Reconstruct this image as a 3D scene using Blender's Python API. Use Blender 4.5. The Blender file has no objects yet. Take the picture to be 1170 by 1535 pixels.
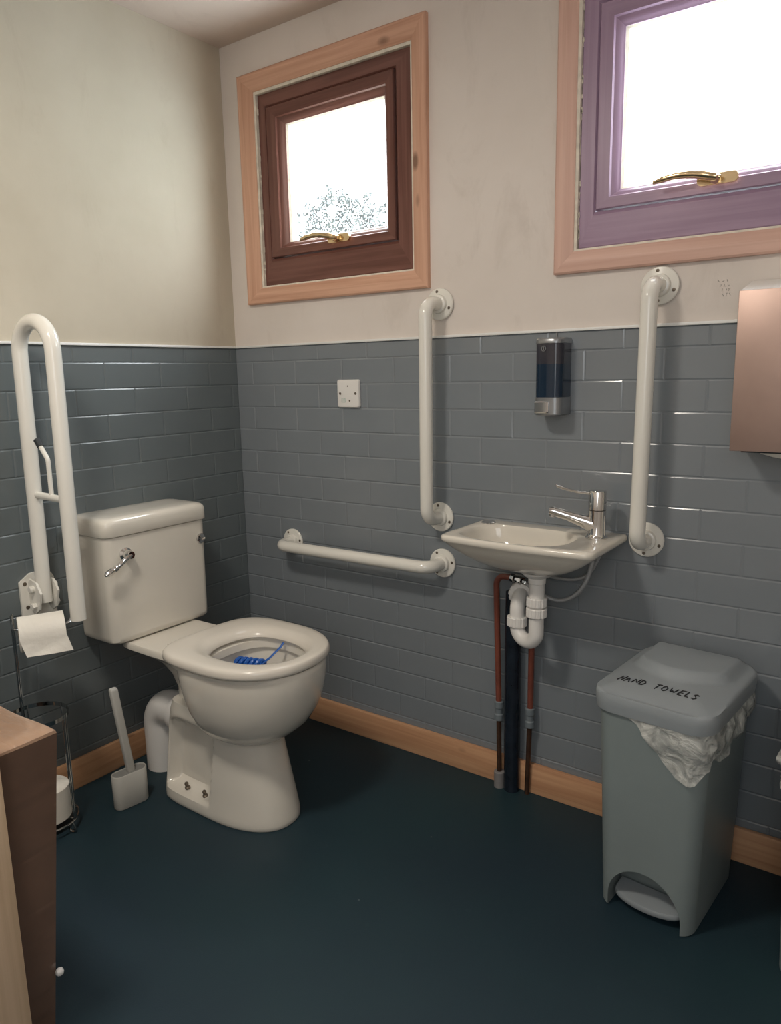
import bpy, bmesh, math, random
from mathutils import Vector, Matrix, noise
random.seed(7)
PI = math.pi
SC = bpy.context.scene
COL = SC.collection

# ------------------------------------------------------------------ materials
def _mat(name):
    m = bpy.data.materials.new(name); m.use_nodes = True
    nt = m.node_tree
    return m, nt, nt.nodes['Principled BSDF']

def mat(name, col, rough=.5, metal=0., spec=.5, var=.06, vscale=6., bump=0., bscale=60., coat=0., sub=0.):
    m, nt, b = _mat(name)
    b.inputs['Roughness'].default_value = rough
    b.inputs['Metallic'].default_value = metal
    b.inputs['Specular IOR Level'].default_value = spec
    b.inputs['Coat Weight'].default_value = coat
    tc = nt.nodes.new('ShaderNodeTexCoord')
    n = nt.nodes.new('ShaderNodeTexNoise'); n.inputs['Scale'].default_value = vscale; n.inputs['Detail'].default_value = 4
    nt.links.new(tc.outputs['Object'], n.inputs['Vector'])
    r = nt.nodes.new('ShaderNodeValToRGB')
    r.color_ramp.elements[0].position = .3; r.color_ramp.elements[1].position = .7
    r.color_ramp.elements[0].color = (*[c*(1-var) for c in col], 1)
    r.color_ramp.elements[1].color = (*[min(1, c*(1+var)) for c in col], 1)
    nt.links.new(n.outputs['Fac'], r.inputs['Fac']); nt.links.new(r.outputs['Color'], b.inputs['Base Color'])
    if bump:
        n2 = nt.nodes.new('ShaderNodeTexNoise'); n2.inputs['Scale'].default_value = bscale; n2.inputs['Detail'].default_value = 3
        nt.links.new(tc.outputs['Object'], n2.inputs['Vector'])
        bp = nt.nodes.new('ShaderNodeBump'); bp.inputs['Strength'].default_value = bump; bp.inputs['Distance'].default_value = .004
        nt.links.new(n2.outputs['Fac'], bp.inputs['Height']); nt.links.new(bp.outputs['Normal'], b.inputs['Normal'])
    return m

def wood(name, c0, c1, axis='X', rough=.45, knots=True, knotcol=(.09, .035, .018), scale=1., spec=.4):
    m, nt, b = _mat(name)
    N, L = nt.nodes.new, nt.links.new
    tc = N('ShaderNodeTexCoord'); mp = N('ShaderNodeMapping')
    s = {'X': (2.0, 60, 60), 'Y': (60, 2.0, 60), 'Z': (60, 60, 2.0)}[axis]
    mp.inputs['Scale'].default_value = [v*scale for v in s]
    L(tc.outputs['Object'], mp.inputs['Vector'])
    n = N('ShaderNodeTexNoise'); n.inputs['Scale'].default_value = 1; n.inputs['Detail'].default_value = 6; n.inputs['Distortion'].default_value = .7
    L(mp.outputs['Vector'], n.inputs['Vector'])
    r = N('ShaderNodeValToRGB'); e = r.color_ramp.elements
    e[0].position = .32; e[0].color = (*c0, 1); e[1].position = .66; e[1].color = (*c1, 1)
    L(n.outputs['Fac'], r.inputs['Fac'])
    out = r.outputs['Color']
    if knots:
        mk = N('ShaderNodeMapping')
        k = {'X': (5.5, 11, 11), 'Y': (11, 5.5, 11), 'Z': (11, 11, 5.5)}[axis]
        mk.inputs['Scale'].default_value = k; mk.inputs['Location'].default_value = (.55, .42, .28)
        L(tc.outputs['Object'], mk.inputs['Vector'])
        v = N('ShaderNodeTexVoronoi'); v.inputs['Scale'].default_value = 1; v.inputs['Randomness'].default_value = 1
        L(mk.outputs['Vector'], v.inputs['Vector'])
        kr = N('ShaderNodeValToRGB'); ke = kr.color_ramp.elements
        ke[0].position = .07; ke[0].color = (.7, .7, .7, 1); ke[1].position = .16; ke[1].color = (0, 0, 0, 1)
        L(v.outputs['Distance'], kr.inputs['Fac'])
        mx = N('ShaderNodeMix'); mx.data_type = 'RGBA'
        L(kr.outputs['Color'], mx.inputs['Factor']); L(out, mx.inputs['A']); mx.inputs['B'].default_value = (*knotcol, 1)
        out = mx.outputs['Result']
    L(out, b.inputs['Base Color'])
    b.inputs['Roughness'].default_value = rough; b.inputs['Specular IOR Level'].default_value = spec
    bp = N('ShaderNodeBump'); bp.inputs['Strength'].default_value = .12; bp.inputs['Distance'].default_value = .002
    L(n.outputs['Fac'], bp.inputs['Height']); L(bp.outputs['Normal'], b.inputs['Normal'])
    return m

def plaster(name, c0, c1, c2):
    m, nt, b = _mat(name)
    N, L = nt.nodes.new, nt.links.new
    tc = N('ShaderNodeTexCoord')
    n = N('ShaderNodeTexNoise'); n.inputs['Scale'].default_value = 1.6; n.inputs['Detail'].default_value = 5; n.inputs['Roughness'].default_value = .6
    L(tc.outputs['Object'], n.inputs['Vector'])
    r = N('ShaderNodeValToRGB'); e = r.color_ramp.elements
    e[0].position = .36; e[0].color = (*c0, 1); e[1].position = .68; e[1].color = (*c1, 1)
    L(n.outputs['Fac'], r.inputs['Fac'])
    n2 = N('ShaderNodeTexNoise'); n2.inputs['Scale'].default_value = 5; n2.inputs['Detail'].default_value = 8; n2.inputs['Roughness'].default_value = .7; n2.inputs['Distortion'].default_value = .5
    mp = N('ShaderNodeMapping'); mp.inputs['Scale'].default_value = (1.6, 1.6, .7)
    L(tc.outputs['Object'], mp.inputs['Vector']); L(mp.outputs['Vector'], n2.inputs['Vector'])
    r2 = N('ShaderNodeValToRGB'); e = r2.color_ramp.elements
    e[0].position = .55; e[0].color = (0, 0, 0, 1); e[1].position = .80; e[1].color = (.6, .55, .55, 1)
    L(n2.outputs['Fac'], r2.inputs['Fac'])
    mx = N('ShaderNodeMix'); mx.data_type = 'RGBA'
    L(r2.outputs['Color'], mx.inputs['Factor']); L(r.outputs['Color'], mx.inputs['A']); mx.inputs['B'].default_value = (*c2, 1)
    L(mx.outputs['Result'], b.inputs['Base Color'])
    b.inputs['Roughness'].default_value = .75; b.inputs['Specular IOR Level'].default_value = .25
    bp = N('ShaderNodeBump'); bp.inputs['Strength'].default_value = .08; bp.inputs['Distance'].default_value = .01
    L(n2.outputs['Fac'], bp.inputs['Height']); L(bp.outputs['Normal'], b.inputs['Normal'])
    return m

M = {}
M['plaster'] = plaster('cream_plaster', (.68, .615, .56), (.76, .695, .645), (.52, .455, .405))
M['plaster_left'] = plaster('shaded_cream_plaster', (.47, .415, .325), (.55, .495, .40), (.39, .33, .25))  # same cream plaster, the left wall's dimmer light put into its colour
M['ceiling'] = plaster('ceiling_plaster', (.55, .45, .39), (.63, .53, .46), (.45, .36, .31))
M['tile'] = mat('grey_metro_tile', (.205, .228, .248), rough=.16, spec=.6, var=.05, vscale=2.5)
M['tile_left'] = mat('shaded_grey_metro_tile', (.130, .152, .160), rough=.24, spec=.6, var=.05, vscale=2.5)  # same grey tile, darkened to paint in the left wall's shade
M['edge'] = mat('white_tile_edge', (.8, .8, .78), rough=.35)
M['pine_x'] = wood('pine_x', (.54, .29, .19), (.70, .42, .295), 'X')
M['pine_z'] = wood('pine_z', (.54, .29, .19), (.70, .42, .295), 'Z')
M['skirt_x'] = wood('skirting_pine_x', (.50, .26, .14), (.64, .37, .21), 'X', rough=.5)
M['skirt_y'] = wood('skirting_pine_y', (.46, .25, .13), (.60, .35, .20), 'Y', rough=.5)
M['board'] = wood('pale_board', (.52, .36, .22), (.68, .50, .34), 'Z', rough=.6, scale=.8)
M['frame_x'] = wood('brown_frame_x', (.125, .048, .036), (.20, .088, .068), 'X', rough=.35, knots=False)
M['frame_z'] = wood('brown_frame_z', (.125, .048, .036), (.20, .088, .068), 'Z', rough=.35, knots=False)
M['frame2_x'] = wood('flare_tinted_frame_x', (.30, .20, .29), (.37, .26, .36), 'X', rough=.35, knots=False)  # brown wood with the lens flare's mauve haze painted into its colour
M['frame2_z'] = wood('flare_tinted_frame_z', (.30, .20, .29), (.37, .26, .36), 'Z', rough=.35, knots=False)
M['pine2_x'] = wood('flare_tinted_pine_x', (.56, .34, .27), (.66, .43, .35), 'X')  # same pine, flare haze over this window mixed into the colour
M['pine2_z'] = wood('flare_tinted_pine_z', (.56, .34, .27), (.66, .43, .35), 'Z')
M['caulk'] = mat('cream_caulk', (.72, .66, .56), rough=.8, var=.15, vscale=40)
M['ceramic'] = mat('white_ceramic', (.70, .66, .585), rough=.12, spec=.55, var=.02, coat=.3)
M['seat'] = mat('seat_plastic', (.66, .615, .545), rough=.2, var=.02)
M['white_pl'] = mat('white_plastic', (.78, .76, .73), rough=.3, var=.02)
M['bar'] = mat('white_enamel', (.77, .75, .69), rough=.18, var=.02, coat=.3)
M['chrome'] = mat('chrome', (.72, .71, .70), rough=.06, metal=1, var=.02)
M['chrome_dk'] = mat('chrome_wire', (.42, .43, .43), rough=.12, metal=1, var=.05)
M['gold'] = mat('gilt_handle', (.80, .62, .38), rough=.18, metal=1, var=.04)
M['screw'] = mat('screw_steel', (.16, .13, .10), rough=.5, metal=.6)
M['copper'] = mat('painted_copper', (.20, .058, .038), rough=.3, spec=.5, var=.2, vscale=20)
M['copper_dk'] = mat('dull_copper', (.11, .058, .038), rough=.25, metal=.6, var=.4, vscale=30)
M['blackpipe'] = mat('black_pipe', (.012, .017, .026), rough=.22, var=.3, vscale=30)
M['greyfit'] = mat('grey_fitting', (.17, .20, .22), rough=.5)
M['greycollar'] = mat('grey_collar', (.22, .21, .21), rough=.6)
M['paper'] = mat('tissue_paper', (.80, .77, .70), rough=.9, var=.03, bump=.25, bscale=90, spec=.1)
M['card_core'] = mat('card_core', (.32, .22, .15), rough=.9)
M['binbody'] = mat('grey_bin_plastic', (.215, .255, .258), rough=.38, var=.04, bump=.03, bscale=300)
M['binlid'] = mat('grey_bin_lid', (.275, .305, .325), rough=.36, var=.03)
M['ink'] = mat('black_ink', (.012, .012, .014), rough=.5)
M['card'] = mat('brown_cardboard', (.17, .10, .068), rough=.28, var=.16, vscale=5, bump=.6, bscale=7, coat=.25)
M['card_top'] = mat('cardboard_top', (.34, .21, .135), rough=.3, var=.14, vscale=9, bump=.3, bscale=18, coat=.3)
for _k, _s in (('card', (1.2, 1.0, 6.)), ('card_top', (1.5, 4., 1.))):      # film creases run along the carton
    _nt = M[_k].node_tree; _n = [x for x in _nt.nodes if x.type == 'TEX_NOISE'][1]; _n.inputs['Distortion'].default_value = .8
    _mp = _nt.nodes.new('ShaderNodeMapping'); _mp.inputs['Scale'].default_value = _s; _mp.inputs['Rotation'].default_value = (.12, 0, .2)
    _src = _n.inputs['Vector'].links[0].from_socket
    _nt.links.new(_src, _mp.inputs['Vector']); _nt.links.new(_mp.outputs['Vector'], _n.inputs['Vector'])
    _b = [x for x in _nt.nodes if x.type == 'BUMP'][0]; _b.inputs['Strength'].default_value = .35; _b.inputs['Distance'].default_value = .012; _n.inputs['Detail'].default_value = 1.5; _n.inputs['Scale'].default_value = 3.2 if _k == 'card' else 14
    _nt.nodes['Principled BSDF'].inputs['Coat Weight'].default_value = .7; _nt.nodes['Principled BSDF'].inputs['Coat Roughness'].default_value = .12
M['steelcap'] = mat('satin_grey', (.28, .29, .30), rough=.3, metal=.7)
M['tank'] = mat('smoky_tank', (.035, .034, .045), rough=.1, var=.05)
M['liquid'] = mat('blue_soap', (.008, .022, .045), rough=.08, var=.05)
M['rosegold'] = mat('rose_steel', (.50, .36, .31), rough=.42, metal=.7, var=.12, vscale=5)
M['dark'] = mat('dark_gap', (.02, .025, .03), rough=.6)
M['blue'] = mat('blue_block', (.012, .10, .42), rough=.3)
M['brushgrey'] = mat('pale_grey_plastic', (.55, .545, .51), rough=.4)
M['brushgap'] = mat('grey_brush_collar', (.25, .25, .24), rough=.5)
M['hose'] = mat('braided_hose', (.45, .46, .47), rough=.35, metal=.5, bump=.5, bscale=600)
M['water'] = mat('bowl_water', (.30, .33, .33), rough=.03)
M['green'] = mat('green_print', (.25, .42, .36), rough=.5)
M['pencil'] = mat('pencil_grey', (.47, .43, .40), rough=.9)
M['leaf'] = mat('outdoor_leaf', (.004, .008, .005), rough=.8, var=.4, vscale=8)

def floor_mat():
    m, nt, b = _mat('teal_vinyl')
    N, L = nt.nodes.new, nt.links.new
    tc = N('ShaderNodeTexCoord')
    n = N('ShaderNodeTexNoise'); n.inputs['Scale'].default_value = 1.5; n.inputs['Detail'].default_value = 4
    L(tc.outputs['Object'], n.inputs['Vector'])
    r = N('ShaderNodeValToRGB'); e = r.color_ramp.elements
    e[0].position = .3; e[0].color = (.014, .028, .042, 1); e[1].position = .72; e[1].color = (.016, .040, .049, 1)
    L(n.outputs['Fac'], r.inputs['Fac'])
    # dusty scuffs
    n2 = N('ShaderNodeTexNoise'); n2.inputs['Scale'].default_value = 7; n2.inputs['Detail'].default_value = 9; n2.inputs['Roughness'].default_value = .75
    L(tc.outputs['Object'], n2.inputs['Vector'])
    r2 = N('ShaderNodeValToRGB'); e = r2.color_ramp.elements
    e[0].position = .64; e[0].color = (0, 0, 0, 1); e[1].position = .86; e[1].color = (.3, .3, .3, 1)
    L(n2.outputs['Fac'], r2.inputs['Fac'])
    mx = N('ShaderNodeMix'); mx.data_type = 'RGBA'
    L(r2.outputs['Color'], mx.inputs['Factor']); L(r.outputs['Color'], mx.inputs['A']); mx.inputs['B'].default_value = (.10, .14, .15, 1)
    # tiny specks
    v = N('ShaderNodeTexVoronoi'); v.inputs['Scale'].default_value = 9
    L(tc.outputs['Object'], v.inputs['Vector'])
    r3 = N('ShaderNodeValToRGB'); e = r3.color_ramp.elements
    e[0].position = .018; e[0].color = (.6, .6, .6, 1); e[1].position = .03; e[1].color = (0, 0, 0, 1)
    L(v.outputs['Distance'], r3.inputs['Fac'])
    mx2 = N('ShaderNodeMix'); mx2.data_type = 'RGBA'
    L(r3.outputs['Color'], mx2.inputs['Factor']); L(mx.outputs['Result'], mx2.inputs['A']); mx2.inputs['B'].default_value = (.16, .18, .17, 1)
    L(mx2.outputs['Result'], b.inputs['Base Color'])
    b.inputs['Roughness'].default_value = .5; b.inputs['Specular IOR Level'].default_value = .3
    bp = N('ShaderNodeBump'); bp.inputs['Strength'].default_value = .15; bp.inputs['Distance'].default_value = .002
    n3 = N('ShaderNodeTexNoise'); n3.inputs['Scale'].default_value = 350
    L(tc.outputs['Object'], n3.inputs['Vector']); L(n3.outputs['Fac'], bp.inputs['Height']); L(bp.outputs['Normal'], b.inputs['Normal'])
    return m
M['floor'] = floor_mat()

def pane_mat():
    # patterned (obscured) glass: clear and pebbled patches
    m, nt, b = _mat('obscured_glass'); nt.nodes.remove(b)
    N, L = nt.nodes.new, nt.links.new
    out = [n for n in nt.nodes if n.type == 'OUTPUT_MATERIAL'][0]
    tc = N('ShaderNodeTexCoord')
    v = N('ShaderNodeTexNoise'); v.inputs['Scale'].default_value = 170; v.inputs['Detail'].default_value = 2
    L(tc.outputs['Object'], v.inputs['Vector'])
    r = N('ShaderNodeValToRGB'); e = r.color_ramp.elements
    e[0].position = .55; e[0].color = (.008, .008, .008, 1); e[1].position = .66; e[1].color = (.30, .30, .30, 1)
    L(v.outputs['Fac'], r.inputs['Fac'])
    t = N('ShaderNodeBsdfTransparent'); t.inputs['Color'].default_value = (.96, .98, .98, 1)
    tl = N('ShaderNodeBsdfTranslucent'); tl.inputs['Color'].default_value = (.9, .93, .93, 1)
    mx = N('ShaderNodeMixShader')
    L(r.outputs['Color'], mx.inputs['Fac']); L(t.outputs['BSDF'], mx.inputs[1]); L(tl.outputs['BSDF'], mx.inputs[2])
    g = N('ShaderNodeBsdfGlossy'); g.inputs['Roughness'].default_value = .15
    m2 = N('ShaderNodeMixShader'); m2.inputs['Fac'].default_value = .05
    L(mx.outputs['Shader'], m2.inputs[1]); L(g.outputs['BSDF'], m2.inputs[2])
    L(m2.outputs['Shader'], out.inputs['Surface'])
    return m
M['pane'] = pane_mat()

def liner_mat():
    m, nt, b = _mat('bin_bag_film'); N, L = nt.nodes.new, nt.links.new
    out = [n for n in nt.nodes if n.type == 'OUTPUT_MATERIAL'][0]
    b.inputs['Base Color'].default_value = (.62, .63, .60, 1); b.inputs['Roughness'].default_value = .25
    tc = N('ShaderNodeTexCoord')
    n = N('ShaderNodeTexNoise'); n.inputs['Scale'].default_value = 26; n.inputs['Detail'].default_value = 5; n.inputs['Distortion'].default_value = 1.2
    L(tc.outputs['Object'], n.inputs['Vector'])
    bp = N('ShaderNodeBump'); bp.inputs['Strength'].default_value = .9; bp.inputs['Distance'].default_value = .012
    L(n.outputs['Fac'], bp.inputs['Height']); L(bp.outputs['Normal'], b.inputs['Normal'])
    t = N('ShaderNodeBsdfTransparent')
    r = N('ShaderNodeValToRGB'); e = r.color_ramp.elements
    e[0].position = .35; e[0].color = (.35, .35, .35, 1); e[1].position = .65; e[1].color = (.85, .85, .85, 1)
    L(n.outputs['Fac'], r.inputs['Fac'])
    mx = N('ShaderNodeMixShader'); L(r.outputs['Color'], mx.inputs['Fac']); L(t.outputs['BSDF'], mx.inputs[1]); L(b.outputs['BSDF'], mx.inputs[2])
    L(mx.outputs['Shader'], out.inputs['Surface'])
    return m
M['liner'] = liner_mat()

# ------------------------------------------------------------------ mesh helpers
ORI = {}
def thing(name, label, cat, loc=(0, 0, 0), group=None, kind=None):
    o = bpy.data.objects.new(name, None); COL.objects.link(o)
    o.location = loc; o.empty_display_size = .05
    o['label'] = label; o['category'] = cat
    if group: o['group'] = group
    if kind: o['kind'] = kind
    ORI[o.name] = Vector(loc)
    return o

def build(name, bm, m, parent=None, smooth=35, label=None, cat=None, group=None, kind=None, origin=None):
    """bm is in world space; it becomes one mesh object under parent."""
    org = ORI[parent.name] if parent else Vector(origin or (0, 0, 0))
    bmesh.ops.translate(bm, verts=bm.verts, vec=-org)
    bmesh.ops.recalc_face_normals(bm, faces=bm.faces)
    me = bpy.data.meshes.new(name); bm.to_mesh(me); bm.free()
    if smooth:
        me.shade_smooth(); me.set_sharp_from_angle(angle=math.radians(smooth))
    me.materials.append(M[m] if isinstance(m, str) else m)
    o = bpy.data.objects.new(name, me); COL.objects.link(o)
    if parent: o.parent = parent
    else: o.location = org
    ORI[o.name] = org
    for k, v in (('label', label), ('category', cat), ('group', group), ('kind', kind)):
        if v: o[k] = v
    return o

def B(): return bmesh.new()

def box(bm, x0, x1, y0, y1, z0, z1, bev=0., seg=2, mtx=None):
    r = bmesh.ops.create_cube(bm, size=1)
    vs = r['verts']
    bmesh.ops.scale(bm, vec=(abs(x1-x0), abs(y1-y0), abs(z1-z0)), verts=vs)
    bmesh.ops.translate(bm, vec=((x0+x1)/2, (y0+y1)/2, (z0+z1)/2), verts=vs)
    if bev:
        es = list({e for v in vs for e in v.link_edges})
        g = bmesh.ops.bevel(bm, geom=es, offset=bev, segments=seg, profile=.5, affect='EDGES')
        vs = list({v for f in g['faces'] for v in f.verts} | {v for v in vs if v.is_valid})
    if mtx: bmesh.ops.transform(bm, matrix=mtx, verts=vs)
    return bm

def loft(bm, rings, cap0=True, cap1=True, closed=True):
    vr = [[bm.verts.new(p) for p in r] for r in rings]
    n = len(rings[0])
    for a, b in zip(vr, vr[1:]):
        for i in range(n if closed else n-1):
            j = (i+1) % n
            try: bm.faces.new((a[i], a[j], b[j], b[i]))
            except ValueError: pass
    if cap0: bm.faces.new(list(reversed(vr[0])))
    if cap1: bm.faces.new(vr[-1])
    return vr

def sring(cx, cy, hx, hy, z, n=48, e=2., eb=None):
    """superellipse ring; eb = exponent on the -x half"""
    pts = []
    for i in range(n):
        t = 2*PI*i/n; c, s = math.cos(t), math.sin(t)
        k = eb if (eb and c < 0) else e
        pts.append(Vector((cx+hx*math.copysign(abs(c)**(2/k), c), cy+hy*math.copysign(abs(s)**(2/k), s), z)))
    return pts

def frame_of(d):
    d = d.normalized(); up = Vector((0, 0, 1)) if abs(d.z) < .95 else Vector((1, 0, 0))
    a = d.cross(up).normalized(); return a, d.cross(a).normalized()

def path(pts, rad=.03, seg=8):
    """polyline with rounded corners"""
    P = [Vector(p) for p in pts]; out = [P[0]]
    for i in range(1, len(P)-1):
        a, b, c = P[i-1], P[i], P[i+1]
        u, v = (a-b), (c-b); r = min(rad, u.length*.49, v.length*.49)
        ang = u.angle(v)
        if ang > 3.1: out.append(b); continue
        t = min(r/math.tan(ang/2), u.length*.49, v.length*.49); r = t*math.tan(ang/2)
        u.normalize(); v.normalize()
        cen = b+(u+v).normalized()*(r/math.sin(ang/2))
        s, e = b+u*t-cen, b+v*t-cen
        for k in range(seg+1):
            om = s.angle(e); q = k/seg
            out.append(cen+(s*math.sin((1-q)*om)+e*math.sin(q*om))/math.sin(om))
    out.append(P[-1]); return out

def spline(pts, seg=8):
    P = [Vector(p) for p in pts]; P = [P[0]*2-P[1]]+P+[P[-1]*2-P[-2]]; out = []
    for i in range(1, len(P)-2):
        a, b, c, d = P[i-1:i+3]
        for k in range(seg):
            t = k/seg
            out.append(.5*((2*b)+(c-a)*t+(2*a-5*b+4*c-d)*t*t+(3*b-a-3*c+d)*t**3))
    out.append(P[-2]); return out

def tube(bm, pts, r, n=16, cap=True, flat=1.):
    pts = [Vector(p) for p in pts]; rr = list(r) if isinstance(r, (list, tuple)) else [r]*len(pts)
    if len(rr) != len(pts): rr = [rr[min(len(rr)-1, int(i*(len(rr)-1)/(len(pts)-1)+.5))] for i in range(len(pts))]
    d0 = (pts[1]-pts[0]).normalized(); a, b = frame_of(d0)
    rings = []
    for i, p in enumerate(pts):
        if i == 0: d = d0
        elif i == len(pts)-1: d = (pts[i]-pts[i-1]).normalized()
        else: d = ((pts[i]-pts[i-1]).normalized()+(pts[i+1]-pts[i]).normalized()).normalized()
        a = (a-d*a.dot(d)).normalized(); b = d.cross(a)
        rings.append([p+(a*math.cos(2*PI*k/n)+b*math.sin(2*PI*k/n)*flat)*rr[i] for k in range(n)])
    loft(bm, rings, cap, cap); return bm

def ringtube(bm, c, R, r, n=40, m=8, axis='Z'):
    rings = []
    for i in range(n):
        t = 2*PI*i/n; o = Vector((math.cos(t), math.sin(t), 0))
        rings.append([Vector(c)+o*(R+r*math.cos(2*PI*k/m))+Vector((0, 0, r*math.sin(2*PI*k/m))) for k in range(m)])
    vr = [[bm.verts.new(p) for p in q] for q in rings]
    for i in range(n):
        a, b = vr[i], vr[(i+1) % n]
        for k in range(m): bm.faces.new((a[k], b[k], b[(k+1) % m], a[(k+1) % m]))
    return bm

def lathe(bm, base, axis, prof, n=28, cap=True):
    """prof: list of (radius, distance along axis)"""
    ax = Vector(axis).normalized(); a, b = frame_of(ax)
    rings = [[Vector(base)+ax*h+(a*math.cos(2*PI*k/n)+b*math.sin(2*PI*k/n))*max(r, 1e-4) for k in range(n)] for r, h in prof]
    loft(bm, rings, cap, cap); return bm

def prism(bm, poly, axis, d0, d1):
    """poly: 2-D outline; axis x -> (y,z), y -> (x,z), z -> (x,y)"""
    def P(p, d): return {'x': Vector((d, p[0], p[1])), 'y': Vector((p[0], d, p[1])), 'z': Vector((p[0], p[1], d))}[axis]
    loft(bm, [[P(p, d0) for p in poly], [P(p, d1) for p in poly]]); return bm

def rrect(x0, x1, y0, y1, r, k=6):
    out = []
    for cx, cy, a0 in ((x1-r, y1-r, 0), (x0+r, y1-r, 90), (x0+r, y0+r, 180), (x1-r, y0+r, 270)):
        for i in range(k+1):
            a = math.radians(a0+90*i/k); out.append((cx+r*math.cos(a), cy+r*math.sin(a)))
    return out

def lerp(a, b, t): return a+(b-a)*t
def sstep(a, b, x):
    t = max(0, min(1, (x-a)/(b-a))); return t*t*(3-2*t)
def interp(tab, z):
    if z <= tab[0][0]: return tab[0][1:]
    for p, q in zip(tab, tab[1:]):
        if z <= q[0]:
            t = (z-p[0])/(q[0]-p[0]); return tuple(lerp(a, b, t) for a, b in zip(p[1:], q[1:]))
    return tab[-1][1:]

# ------------------------------------------------------------------ room
XR, YF, ZC, T = 2.5, -2.7, 2.22, .14
W1 = (.148, .750, 1.462, 2.060)      # openings for the window frames
W2 = (1.214, 1.816, 1.462, 2.060)

def wall_back():
    bm = B(); xs = [-T, W1[0], W1[1], W2[0], W2[1], XR+T]; zs = [-.1, W1[2], W1[3], ZC+.1]
    for i in range(5):
        for j in range(3):
            if i in (1, 3) and j == 1: continue
            box(bm, xs[i], xs[i+1], 0, T, zs[j], zs[j+1])
    bmesh.ops.remove_doubles(bm, verts=bm.verts, dist=1e-5)
    seen = {}
    for f in list(bm.faces):          # drop the coincident inner faces
        k = tuple(round(c, 4) for c in f.calc_center_median()); seen.setdefault(k, []).append(f)
    bmesh.ops.delete(bm, geom=[f for fs in seen.values() if len(fs) > 1 for f in fs], context='FACES_ONLY')
    return bm
wb = build('wall_back', wall_back(), 'plaster', smooth=0, kind='structure', label='cream plastered window wall above grey tiles', cat='wall')
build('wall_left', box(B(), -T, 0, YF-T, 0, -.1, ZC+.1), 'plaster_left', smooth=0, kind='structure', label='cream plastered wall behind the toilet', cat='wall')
build('wall_right', box(B(), XR, XR+T, YF-T, 0, -.1, ZC+.1), 'plaster', smooth=0, kind='structure', label='plain cream wall beyond the bins', cat='wall')
build('wall_front', box(B(), 0, XR, YF-T, YF, -.1, ZC+.1), 'plaster', smooth=0, kind='structure', label='plain cream wall facing the windows', cat='wall')
build('floor', box(B(), 0, XR, YF, 0, -.1, 0), 'floor', smooth=0, kind='structure', label='dark teal vinyl floor with pale dusty scuffs', cat='floor')
build('ceiling', box(B(), 0, XR, YF, 0, ZC, ZC+.1), 'ceiling', smooth=0, kind='structure', label='beige plaster ceiling', cat='ceiling')

ZT, PZ, PX = 1.28, .075, .1945
def tiles(length, x0, P):
    """bevelled metro tiles; P(u, depth, z) -> point"""
    bm = B()
    def quad(u0, u1, z0, z1, d): return [bm.verts.new(P(u, d, z)) for u, z in ((u0, z0), (u1, z0), (u1, z1), (u0, z1))]
    q = quad(0, length, 0, ZT, .0012); bm.faces.new(q)
    zt = ZT; k = 0; zb = 1.2325
    while zt > .001:
        z0, z1 = max(zb, 0), zt
        off = x0+(PX/2 if k % 2 else 0); u = off-math.ceil(off/PX)*PX
        while u < length:
            a, b = max(u, 0)+.0004, min(u+PX, length)-.0004
            if b-a > .01:
                o = quad(a, b, z0+.0004, z1-.0004, .0012); dz = [random.uniform(-.00022, .00022) for _ in range(2)]
                s = .0036
                i = [bm.verts.new(P(uu, .0026+dd, zz)) for uu, zz, dd in ((a+s, z0+s, dz[0]+dz[1]), (b-s, z0+s, -dz[0]+dz[1]), (b-s, z1-s, -dz[0]-dz[1]), (a+s, z1-s, dz[0]-dz[1]))]
                for n in range(4): bm.faces.new((o[n], o[(n+1) % 4], i[(n+1) % 4], i[n]))
                bm.faces.new(i)
            u += PX
        zt = zb; zb -= PZ; k += 1
    return bm
build('trim_1', tiles(XR, .956, lambda u, d, z: Vector((u, -d, z))), 'tile', smooth=0, kind='structure', label='grey bevelled brick tiles on the lower window wall', cat='wall tiles')
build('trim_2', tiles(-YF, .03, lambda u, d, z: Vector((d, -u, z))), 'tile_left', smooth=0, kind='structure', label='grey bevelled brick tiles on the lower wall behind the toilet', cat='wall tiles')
build('trim_3', box(B(), 0, XR, -.009, .0, ZT, ZT+.007, .001), 'edge', kind='structure', label='thin white edging strip on top of the window wall tiles', cat='tile edging')
build('trim_4', box(B(), 0, .009, YF, -.009, ZT, ZT+.007, .001), 'edge', kind='structure', label='thin white edging strip on top of the tiles behind the toilet', cat='tile edging')
SK = .0885
build('baseboard_back', box(B(), 0, XR, -.018, -.004, 0, SK, .0025), 'skirt_x', kind='structure', label='orange pine skirting board under the window wall', cat='skirting board')
build('baseboard_left', box(B(), .004, .018, YF, -.018, 0, SK, .0025), 'skirt_y', kind='structure', label='orange pine skirting board behind the toilet', cat='skirting board')

# faint pencil scribble beside the dispenser
bm = B()
rs = random.Random(3)
for row in range(4):
    x = 1.548+row*.003
    for k in range(3):
        pts = [(x+k*.008+rs.uniform(0, .006), -.0008, 1.372-row*.010+rs.uniform(-.003, .003)) for _ in range(4)]
        tube(bm, pts, .0005, 5)
build('pencil_marks', bm, 'pencil', wb)

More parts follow.
